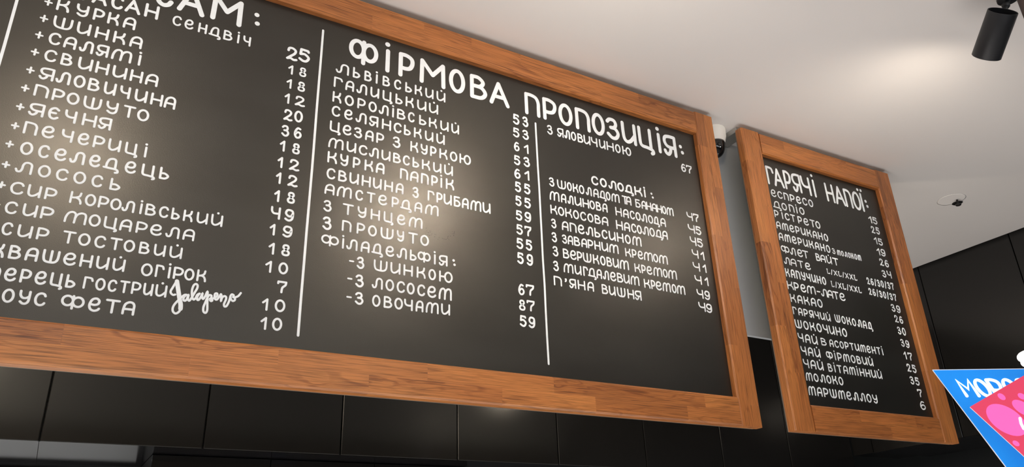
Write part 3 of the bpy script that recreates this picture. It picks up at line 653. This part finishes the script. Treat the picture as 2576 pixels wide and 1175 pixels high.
 (2,'item','КАКАО',[('КАКАО',0.1097,0.8094,0.2632,0.808,0.0299,0.031,None)]),
 (2,'price','26',[('26',0.6405,0.8057,0.6868,0.804,0.0288,0.029,None)]),
 (2,'item','ГАРЯЧИЙ ШОКОЛАД',[('ГАРЯЧИЙ',0.1096,0.7672,0.2884,0.7631,0.0273,0.0276,None),('ШОКОЛАД',0.3119,0.7652,0.5013,0.7588,0.0289,0.0292,None)]),
 (2,'price','30',[('30',0.6404,0.7612,0.6862,0.759,0.03,0.0302,None)]),
 (2,'item','ШОКОЧИНО',[('ШОКОЧИНО',0.1083,0.7203,0.3574,0.7161,0.0302,0.0314,None)]),
 (2,'price','39',[('39',0.6412,0.7162,0.6884,0.7135,0.0287,0.0289,None)]),
 (2,'item','ЧАЙ В АСОРТИМЕНТІ',[('ЧАЙ',0.1108,0.6745,0.2002,0.6722,0.0298,0.0302,None),('В',0.2171,0.6738,0.2427,0.6735,0.0257,0.0258,None),('АСОРТИМЕНТІ',0.257,0.6732,0.5288,0.6707,0.0259,0.0274,None)]),
 (2,'price','17',[('17',0.6404,0.6695,0.6876,0.6668,0.0297,0.0299,None)]),
 (2,'item','ЧАЙ ФІРМОВИЙ',[('ЧАЙ',0.1125,0.6307,0.2012,0.6291,0.0302,0.0306,None),('ФІРМОВИЙ',0.2288,0.6289,0.4598,0.6256,0.0277,0.0287,None)]),
 (2,'price','25',[('25',0.6411,0.6248,0.6915,0.6225,0.03,0.0302,None)]),
 (2,'item','ЧАЙ ВІТАМІННИЙ',[('ЧАЙ',0.112,0.5887,0.2032,0.5867,0.0297,0.0302,None),('ВІТАМІННИЙ',0.2252,0.5864,0.4905,0.5838,0.0277,0.0282,None)]),
 (2,'price','35',[('35',0.6417,0.5804,0.691,0.5777,0.0296,0.0298,None)]),
 (2,'item','МОЛОКО',[('МОЛОКО',0.1112,0.547,0.2853,0.5449,0.0275,0.0289,None)]),
 (2,'price','7',[('7',0.6661,0.5372,0.6907,0.5366,0.0286,0.0287,None)]),
 (2,'item','МАРШМЕЛЛОУ',[('МАРШМЕЛЛОУ',0.1107,0.5007,0.4383,0.497,0.0299,0.0296,None)]),
 (2,'price','6',[('6',0.663,0.4929,0.6921,0.4924,0.0307,0.0308,None)]),
]
SCRIPT_WORD = [[(0.1666,0.5555),(0.1626,0.5541),(0.1583,0.5571),(0.1572,0.5617),(0.1598,0.5694),(0.1629,0.5779),(0.166,0.5843),(0.1694,0.5717),(0.173,0.5585),(0.1764,0.5461),(0.1796,0.5354),(0.1804,0.5268),(0.1781,0.5201),(0.1727,0.5158),(0.1676,0.5187),(0.1658,0.5247),(0.167,0.532),(0.1715,0.5406),(0.1763,0.5473),(0.1811,0.5541),(0.1849,0.5575),(0.1895,0.5579)],[(0.1871,0.5572),(0.1835,0.552),(0.1836,0.5464),(0.1867,0.5451),(0.1896,0.5489),(0.1918,0.5585),(0.1915,0.55),(0.1943,0.5462),(0.1976,0.5513),(0.2032,0.5663),(0.2064,0.575),(0.2064,0.5815),(0.203,0.5841),(0.1992,0.5808),(0.1971,0.5719),(0.1976,0.5622),(0.1993,0.5544),(0.2025,0.5498),(0.2057,0.5529),(0.2083,0.5606),(0.2126,0.5645)],[(0.2119,0.5639),(0.2091,0.5574),(0.2095,0.551),(0.2124,0.5506),(0.2154,0.5567),(0.2181,0.5657),(0.218,0.5587),(0.2205,0.5538),(0.2235,0.5592),(0.2272,0.5709),(0.2283,0.5603),(0.2301,0.5442),(0.2314,0.5307),(0.2288,0.5247),(0.2245,0.5273),(0.2234,0.536),(0.2255,0.546),(0.2285,0.557),(0.2318,0.5637),(0.2359,0.563),(0.2358,0.5581),(0.2335,0.5555),(0.2374,0.5567),(0.2387,0.5532),(0.2366,0.5513),(0.2343,0.553)],[(0.2381,0.5572),(0.2437,0.5601),(0.2475,0.5656),(0.2462,0.5698),(0.2427,0.5684),(0.2423,0.5624),(0.2442,0.5569),(0.2478,0.5566),(0.2515,0.5629),(0.2542,0.5691),(0.2558,0.5644),(0.2559,0.5543),(0.2573,0.5613),(0.2609,0.5659),(0.2648,0.5649),(0.2654,0.5592),(0.2628,0.5489),(0.2642,0.5436),(0.2678,0.5446),(0.2708,0.5517),(0.2729,0.5611),(0.2737,0.5678),(0.2761,0.572),(0.2799,0.5703),(0.279,0.5663),(0.2828,0.5663),(0.2892,0.5702),(0.2938,0.578)],[(0.2738,0.5662),(0.276,0.5607),(0.2799,0.558),(0.2835,0.561),(0.2829,0.5651)]]

# ------------------------------------------------------------------ menu boards
DEPTH, RECESS, FACE = 0.028, 0.019, 0.0235


def stave(parent, length, width, lo, hi):
    """one glued oak lamella along local X; lo / hi: chamfer of the long front edges"""
    y0, y1 = 0.0, FACE
    sec = [(y1, 0), (y1, width)]
    sec += [(y0 + hi, width), (y0, width - hi)] if hi else [(y0, width)]
    sec += [(y0, lo), (y0 + lo, 0)] if lo else [(y0, 0)]
    n = len(sec)
    v = [(0, y, z) for y, z in sec] + [(length, y, z) for y, z in sec]
    f = [(i, (i + 1) % n, n + (i + 1) % n, n + i) for i in range(n)] + [tuple(range(n)), tuple(range(2 * n - 1, n - 1, -1))]
    return fix_normals(mesh('stave', v, f, M_WOOD, parent))


def member(name, root, x0, z0, length, width, vertical, joints_a, joints_b, split=0.5):
    """a frame rail or stile: rear strip plus two rows of staves in front"""
    m = box(name, 0, length, FACE, DEPTH, 0, width, M_WOOD, root)
    m.location = (x0, 0, z0)
    if vertical:
        m.rotation_euler = (0, -math.pi / 2, 0)     # local X runs up, local Z runs to -X
    wa = width * split
    for row, joints in ((0, joints_a), (1, joints_b)):
        cuts = [0.0] + [j for j in joints if 0.03 < j < length - 0.03] + [length]
        for a, b in zip(cuts, cuts[1:]):
            g = 0.00006
            s = stave(m, b - a - 2 * g, (wa if row == 0 else width - wa) - g,
                      0.0045 if row == 0 else 0.0, 0.0 if row == 0 else 0.0045)
            s.location = (a + g, rng.uniform(-.00015, .00015), 0 if row == 0 else wa + g)
    return m


def chalkboard(name, origin, rz, width, height, st_l, st_r, ra_t, ra_b, joints, label, group=None):
    root = empty(name, origin, rz)
    tag(root, label, 'menu board', group)
    # stiles stand full height, rails fit between them
    member('stile', root, st_l, 0, height, st_l, True, joints['la'], joints['lb'])
    member('stile', root, width, 0, height, st_r, True, joints['ra'], joints['rb'])
    L_ = width - st_l - st_r
    member('rail', root, st_l, height - ra_t, L_, ra_t, False, joints['ta'], joints['tb'])
    member('rail', root, st_l, 0, L_, ra_b, False, joints['ba'], joints['bb'])
    slate = box('slate_panel', st_l - .002, width - st_r + .002, RECESS, FACE, ra_b - .002, height - ra_t + .002, M_SLATE, root)
    slate['label'] = 'matt black slate-painted panel'
    back = box('backing_panel', .006, width - .006, DEPTH, DEPTH + .009, .001, height - .006, M_BACKING, root)
    back['label'] = 'grey backing board seen along the lower edge'
    return root, slate


def letter_lines(board, slate, ox, oz):
    ratios = {'heading': .165, 'item': .165, 'price': .172}
    for b, kind, reading, words in LINES:
        if b != board:
            continue
        for t, x0, z0, x1, z1, h0, h1, e in words:
            rb = Ribbon(RECESS + .0002)
            r = ratios[kind]
            if b == 2 and kind == 'heading': r = .130
            if b == 1 and reading in ('САМ:', 'ФІРМОВА ПРОПОЗИЦІЯ:'): r = .155
            if reading == 'СОЛОДКІ:': r = .20
            rb.word(t, x0 - ox, z0 - oz, x1 - ox, z1 - oz, h0, h1, e, r)
            if t in '+-:':
                rb.build({'+': 'plus_sign', '-': 'dash', ':': 'colon'}[t], M_PAINT, slate)
                continue
            o = rb.build(kind + '_lettering', M_PAINT, slate)
            o['label'] = {'heading': 'large white hand-lettered heading word ', 'item': 'white hand-lettered menu word ',
                          'price': 'white hand-lettered price '}[kind] + t.upper().replace('A', 'А').replace('M', 'М')


XL, ZB1 = -1.02, 0.3826
W1, H1 = 1.7865 - XL, 1.4442 - 0.3826
SW = 0.085
cx = lambda *X: [x - XL - SW for x in X]
j1 = dict(la=[.32, .71], lb=[.2, .55, .9], ra=[.062, .43, .78], rb=[.24, .60, .93],
          ta=cx(-.55, -.1, .547, 1.306), tb=cx(-.75, -.2, .30, .698, .847, 1.0125, 1.46),
          ba=cx(-.70, -.25, .21, .58, .915, 1.19, 1.5), bb=cx(-.52, -.016, .38, .72, 1.065, 1.57))
board1, slate1 = chalkboard('menu_board', (XL, 1.6, ZB1), 0, W1, H1, SW, SW, SW, SW - .002, j1,
    'long oak-framed chalkboard menu with three columns of white lettering, filling the left')
letter_lines(1, slate1, XL, ZB1)
for x, za, zb in ((-0.2275, .50, 1.40), (0.4225, .5003, 1.3207), (1.0655, .5027, 1.2233)):
    rb = Ribbon(RECESS + .0002)
    rb.stroke([(x - XL + rng.uniform(-.0006, .0006), za - ZB1 + (zb - za) * k / 10) for k in range(11)], .0062)
    o = rb.build('divider_line', M_PAINT, slate1); o['label'] = 'long white painted column divider'
rb = Ribbon(RECESS + .0002, .0006, .000006)
for i, s in enumerate(SCRIPT_WORD):
    q = catmull([(x - XL, z - ZB1) for x, z in s], sub=6)
    rb.stroke(q, .0046)
    if i == 0:      # thick down-stroke of the J
        rb.stroke(catmull([(x - XL, z - ZB1) for x, z in s[6:12]], sub=6), .0088)
o = rb.build('script_lettering', M_PAINT, slate1); o['label'] = 'white brush-script word Jalapeno'
# dark thumb-smear under the middle column
rb = Ribbon(RECESS + .0001, .0003)
for k in range(46):
    a = math.radians(190 + 150 * rng.random()); r = .045 + rng.gauss(0, .0035)
    c = (0.757 + r * math.cos(a) - XL, 0.838 + r * math.sin(a) - ZB1)
    rb.dot(c, rng.uniform(.0006, .0016), rng.uniform(.0005, .0011), 7)
tag(rb.build('smear', M_SMUDGE, slate1), 'faint dark smeared arc on the slate', kind='stuff')

W2, H2 = 0.8041, 1.0617
j2 = dict(la=[.18, .48, .76], lb=[.33, .62, .93], ra=[.03, .42, .81], rb=[.25, .58, .9],
          ta=[.30], tb=[.12, .46], ba=[.36], bb=[.22, .50])
board2, slate2 = chalkboard('menu_board', (1.9233, 1.6001, 0.3823), -0.0177, W2, H2, .088, .084, SW, SW - .002, j2,
    'narrow oak-framed chalkboard of hot drinks, right of the long board')
letter_lines(2, slate2, 0, 0.3823)
for root, w_ in ((board1, W1), (board2, W2)):
    for bx_ in (0.03, w_ - 0.09):
        br = box('hanging_bracket', bx_ - .022, bx_ + .03, DEPTH, .128, 1.062, 1.0815, M_STEEL, root)
        br['label'] = 'short zinc bracket between the frame top and the ceiling'

# ------------------------------------------------------------------ wall cabinets
MOD, CAB_Y, CAB_Z, X0 = 0.4874, 2.8777, 0.4537, -0.0308
TOP = CEIL - 0.002


def cabinet(loc, rz, width, z0, z1, depth, label, group):
    root = empty('wall_cabinet', (loc[0], loc[1], z0), rz)
    tag(root, label, 'cabinet', group)
    h = z1 - z0
    car = box('carcass', 0.0008, width - 0.0008, 0.020, depth, 0.004, h, M_CORE, root)
    bot = box('bottom_board', 0.0008, width - 0.0008, 0.021, depth, 0.0, 0.0038, M_GLOSS, root)
    g = 0.0022
    box('door', g, width - g, 0.0, 0.019, -0.002, h - 0.002, M_BLACK, root, 0.002)
    return root

names_back = {-2: 'black wall cabinet at the far left end of the row, mostly outside the picture',
              -1: 'leftmost black wall cabinet under the long menu board, brownish sheen on its door',
              0: 'black wall cabinet second from the left below the long menu board',
              1: 'black wall cabinet third from the left below the long menu board',
              2: 'black wall cabinet with a pale light streak along its right door edge',
              3: 'black wall cabinet with a pale light streak along its left door edge',
              4: 'black wall cabinet below the right part of the long board, sixth from left',
              5: 'black wall cabinet below the right corner of the long board, seventh from left',
              6: 'black wall cabinet seen in the gap between the two menu boards',
              7: 'black corner wall cabinet seen below the left stile of the drinks board'}
for i, lab in names_back.items():
    x = X0 + i * MOD
    cabinet((x, CAB_Y, 0), 0, MOD if i < 7 else 3.8875 - x, CAB_Z, TOP, ROOM_B - CAB_Y - .001, lab, 'cabinets on the back wall')
SIDE_X = 3.892
side = [(1.752, 1.265, 'tall black side cabinet at the right edge behind the ice cream sign'),
        (2.239, 1.752, 'black side cabinet right of the drinks board, with a narrow seam to its right'),
        (1.265, 0.778, 'black side cabinet nearest but one to the camera, outside the right picture edge'),
        (0.778, 0.290, 'black side cabinet nearest to the camera, outside the right picture edge'),
        (2.750, 2.239, 'black side cabinet directly behind the right stile of the drinks board'),
        ]
for ya, yb, lab in side:     # doors face -X: local X runs towards -Y
    cabinet((SIDE_X, ya, 0), -math.pi / 2, ya - yb, 0.573, CEIL + 0.09, 0.5, lab, 'cabinets on the side wall')
box_f = box('filler_panel', SIDE_X + .002, SIDE_X + .4, 2.752, CAB_Y - .002, 0.573, CEIL + .09, M_BLACK)
tag(box_f, 'narrow black filler panel in the corner between back and side cabinets', 'panel')

# panelled box below the cabinets, against the back wall
vb = empty('ventilation_box', (0.3215, 3.05, -0.30))
tag(vb, 'black panelled box under the wall cabinets at the bottom edge', 'ventilation box')
box('casing', 0, 1.24, .012, .345, 0, .7515, M_CORE, vb)
for xa, xb in ((0, .410), (.413, .821), (.824, 1.24)):
    box('front_panel', xa, xb, 0, .0115, 0, .7500, M_BLACK, vb, .001)

# ------------------------------------------------------------------ track spotlights
T0 = Vector((2.0315, 0.75, 1.3675)); AX = Vector((0.3641, 0.7410, -0.5642)).normalized()
LEN, RAD_L = 0.128, 0.0375
Q = AX.to_track_quat('-Z', 'Y')          # local -Z looks along the beam
ROT = Q.to_euler()


def spotlight(dx, label, power, spill, dy=0.0, AX=AX, cone=176):
    ROT = AX.to_track_quat('-Z', 'Y').to_euler()
    top = T0 + Vector((dx, dy, 0))
    base_c = Vector((2.125 + dx, 0.761 + dy, CEIL))
    root = empty('ceiling_spotlight', base_c)
    tag(root, label, 'spotlight', 'black cylinder spotlights in a row on the ceiling')
    rel = top - base_c
    # open-topped can: outer wall, rim, inner wall, inner floor
    o = RAD_L; i = RAD_L - .0022
    prof_ = [(0.001, -LEN * .30), (i, -LEN * .30), (i, -.0006), (i + .0006, 0), (o - .0006, 0), (o, -.0008), (o, -LEN + .0015),
             (o - .0015, -LEN), (i, -LEN), (i, -LEN + .004), (0.001, -LEN + .004)]
    body = lathe('housing', prof_, M_METALBLACK, root, rel, ROT, 64)
    smooth_by_angle(body, 40)
    lens = lathe('lens', [(0.0005, -LEN + .0015), (i - .0005, -LEN + .0015), (i - .0005, -LEN + .0035), (0.0005, -LEN + .0035)], M_BULB, root, rel, ROT, 40)
    lathe('base_plate', [(0.0005, 0), (.027, 0), (.029, -.002), (.029, -.008), (.027, -.010), (0.0005, -.010)], M_METALBLACK, root, (0, 0, 0), (0, 0, 0), 40)
    # swivel stem from the base plate into the open top of the can
    a = Vector((0, 0, -.008)); b = rel + AX * (LEN * .31)
    d = b - a
    lathe('stem', [(.0062, 0), (.0062, d.length)], M_METALBLACK, root, a, d.to_track_quat('Z', 'Y').to_euler(), 20)
    kn = lathe('swivel_joint', [(0.0005, -.011), (.006, -.009), (.0105, -.004), (.0105, .004), (.006, .009), (0.0005, .011)], M_METALBLACK, root,
               a + d * .25, (math.pi / 2, 0, .6), 20)
    end = top + AX * (LEN + .001)
    sp = bpy.data.lights.new('spot_beam', 'SPOT')
    sp.energy = power; sp.color = SPOT_COLOR; sp.spot_size = math.radians(cone); sp.spot_blend = 1.0
    sp.shadow_soft_size = 0.028
    so = bpy.data.objects.new('spot_beam', sp); so.parent = root
    so.location = end - base_c; so.rotation_euler = ROT
    COL.objects.link(so)
    sd = bpy.data.lights.new('spot_spill', 'AREA')
    sd.shape = 'DISK'; sd.size = 0.062; sd.energy = spill; sd.color = SPOT_COLOR
    s2 = bpy.data.objects.new('spot_spill', sd); s2.parent = root
    s2.location = end - base_c; s2.rotation_euler = ROT
    COL.objects.link(s2)
    return root

spotlight(0, 'black cylinder spotlight hanging from the ceiling in the upper right corner', 16, 0.2)
AIM = Vector((0.10, 0.80, -0.72)).normalized()
spotlight(-1.06, 'black cylinder spotlight second in the row, just above the picture', 11, 3.2, -0.04, AIM, 130)
spotlight(-2.16, 'black cylinder spotlight third in the row, over the left column of the long board', 3.2, 3.0, -0.14, AIM, 130)

rod = empty('hanging_rod', (2.034, 0.70, CEIL))
tag(rod, 'thin brown rod hanging from the ceiling in the extreme upper right corner', 'rod')
lathe('rod_tube', [(.011, 0), (.011, -.46)], M_RODBROWN, rod, (0, 0, 0), (0, 0, 0), 24)
lathe('end_cap', [(0.0005, -.47), (.009, -.47), (.0125, -.466), (.0125, -.452), (.011, -.452)], M_RODBROWN, rod, (0, 0, 0), (0, 0, 0), 24)

# ------------------------------------------------------------------ dome camera, anchor
dc = empty('dome_camera', (1.876, 1.6865, CEIL))
tag(dc, 'small white dome security camera with black lens bubble between the two boards', 'camera')
smooth_by_angle(lathe('housing', [(0.0005, 0), (.0425, 0), (.0435, -.004), (.0425, -.030), (.0365, -.052), (.033, -.055), (0.0005, -.055)], M_WHITEPLASTIC, dc, n=56), 40)
lathe('lens_bubble', [(.0345, -.054)] + [(.0345 * math.cos(a), -.060 - .052 * math.sin(a)) for a in [math.pi / 2 * k / 10 for k in range(0, 10)]] + [(0.0003, -.112)], M_DOME, dc, n=48)
lathe('lens', [(0.0003, .004), (.006, .004), (.008, 0), (.008, -.004)], M_CORE, dc, (-.012, -.030, -.075), (1.25, 0, -.35), 24)

an = empty('ceiling_anchor', (3.268, 1.630, CEIL))
tag(an, 'small dark screw hook left in a patched spot of the ceiling', 'hook')
lathe('washer', [(.006, 0), (.021, 0), (.022, -.0015), (.020, -.003), (.006, -.003)], M_CORE, an, (.026, .012, 0), n=28)
lathe('screw', [(.004, 0), (.004, -.020), (.011, -.021), (.012, -.025), (.010, -.028), (0.0004, -.028)], M_CORE, an, (-.006, -.006, 0), n=20)
lathe('plaster_patch', [(0.0005, -.0002), (.046, -.0002), (.052, -.0003), (.058, 0)], M_CEIL, an, (-.03, .004, 0), n=40)

# ------------------------------------------------------------------ ice cream sign
A0 = Vector((1.2643, 0.7489, 0.3011)); E1 = Vector((0.50967, -0.86037, 0)); NN = Vector((0.86037, 0.50967, 0))
rz_sign = math.atan2(E1.y, E1.x)


def slab(name, poly, y0, y1, mat, parent, rim=None):
    n = len(poly)
    v = [(x, y0, z) for x, z in poly] + [(x, y1, z) for x, z in poly]
    f = [tuple(range(n)), tuple(range(2 * n - 1, n - 1, -1))] + [(i, (i + 1) % n, n + (i + 1) % n, n + i) for i in range(n)]
    o = fix_normals(mesh(name, v, f, mat, parent))
    return o

sg = empty('ice_cream_sign', A0, rz_sign)
tag(sg, 'bright blue slanted advertising panel lettered in white at the lower right corner', 'sign')
blue = [(0, 0), (.2178, -.0305), (.2875, -.2677), (.102, -.2569)]
slab('panel', [(x * .995 + .0012, z * .99 - .0016) for x, z in blue], -.0012, .010, M_BLUE, sg)
slab('panel_edge', blue, 0.0, .0095, M_SIGNEDGE, sg)['label'] = 'thin white rim of the blue panel'
box('support_post', .20, .23, .012, .034, -1.40, -.06, M_METALBLACK, sg)
# white letters, sheared like the panel
rb = Ribbon(0, .0012)
wl = .0047
ox_, oz_ = .0397, -.0503
ux, uz = (.0583 - .0397) / 1.0, (-.0528 + .0503) / 1.0      # per M-width
vx, vz = (.0333 - .0427), (-.0232 + .0507)
cur = 0.0
for ch, wd in (('m', .92), ('О', .78), ('Р', .74), ('О', .78), ('З', .70)):
    for kind, pts in G[ch][1]:
        q = pts if kind == 'L' else catmull(pts, kind == 'O')
        rb.stroke([(ox_ + ux * (cur + wd * x) + vx * y, oz_ + uz * (cur + wd * x) + vz * y) for x, y in q], wl, kind == 'O')
    cur += wd + .28
lt = rb.build('sign_lettering', M_SIGNTEXT, sg); lt.location = (0, -.0014, 0)
lt['label'] = 'bold white lettering reading МОРОЗ'

pk = empty('pink_card', A0 - NN * 0.03, rz_sign)
tag(pk, 'tilted pink price card with lighter pink spots in front of the blue sign', 'card')
p0, p1, p3 = (.0389, -.0727), (.2048, .0021), (.1398, -.2287)
quad = [p0, p1, (p1[0] + p3[0] - p0[0], p1[1] + p3[1] - p0[1]), p3]
slab('card', quad, -.0015, .0035, M_PINK, pk)
slab('card_edge', [(x * 1.006 - .0007, z * 1.006) for x, z in quad], 0, .0030, M_SIGNEDGE, pk)['label'] = 'pale cut edge of the card'


def spot(cx_, cz_, a, b, th, nm='printed_spot'):
    n = 40
    poly = []
    for k in range(n):
        t = 2 * math.pi * k / n
        x, z = a * math.cos(t), b * math.sin(t)
        poly.append((cx_ + x * math.cos(th) - z * math.sin(th), cz_ + x * math.sin(th) + z * math.cos(th)))
    return slab(nm, poly[::-1], -.0020, -.0014, M_PINKBLOB, pk)

spot(.0825, -.0985, .0300, .0185, math.radians(-50))
spot(.0853, -.0629, .0062, .0040, math.radians(-55))
spot(.1085, -.0835, .0160, .0085, math.radians(-50))
spot(.0862, -.1348, .0050, .0035, math.radians(-50))
spot(.112, -.066, .006, .004, math.radians(-50))
box('standoff', .128, .136, .0035, .0285, -.10, -.092, M_METALBLACK, pk)
rb = Ribbon(-.0021, .0008)
rb.stroke([(.1010, -.0985), (.1003, -.1065), (.1017, -.1145)], .004)
rb.build('card_lettering', M_SIGNTEXT, pk)['label'] = 'start of white lettering cut by the picture edge'

ic = empty('ice_cream_cone', A0 + E1 * 0.1945 + NN * 0.16 + Vector((0, 0, -0.143)), rz_sign)
tag(ic, 'white soft ice cream in a wafer cone behind the blue sign at the right edge', 'ice cream')
lathe('wafer_cone', [(.006, 0), (.012, .01), (.040, .150), (.0445, .152), (.0445, .162), (.041, .162)], M_WAFER, ic, n=40)
pr_ = []
for k, (r, z) in enumerate([(.0490, .1665), (.0520, .1760), (.034, .188), (.022, .200), (.010, .212)]):
    for t in range(7):
        a = -math.pi / 2 + math.pi * t / 6
        pr_.append((r + .0055 * math.cos(a), z + .0060 * math.sin(a)))
pr_ = [(0.0005, .158)] + pr_ + [(0.0005, .224)]
lathe('soft_serve', pr_, M_CREAM, ic, n=40)
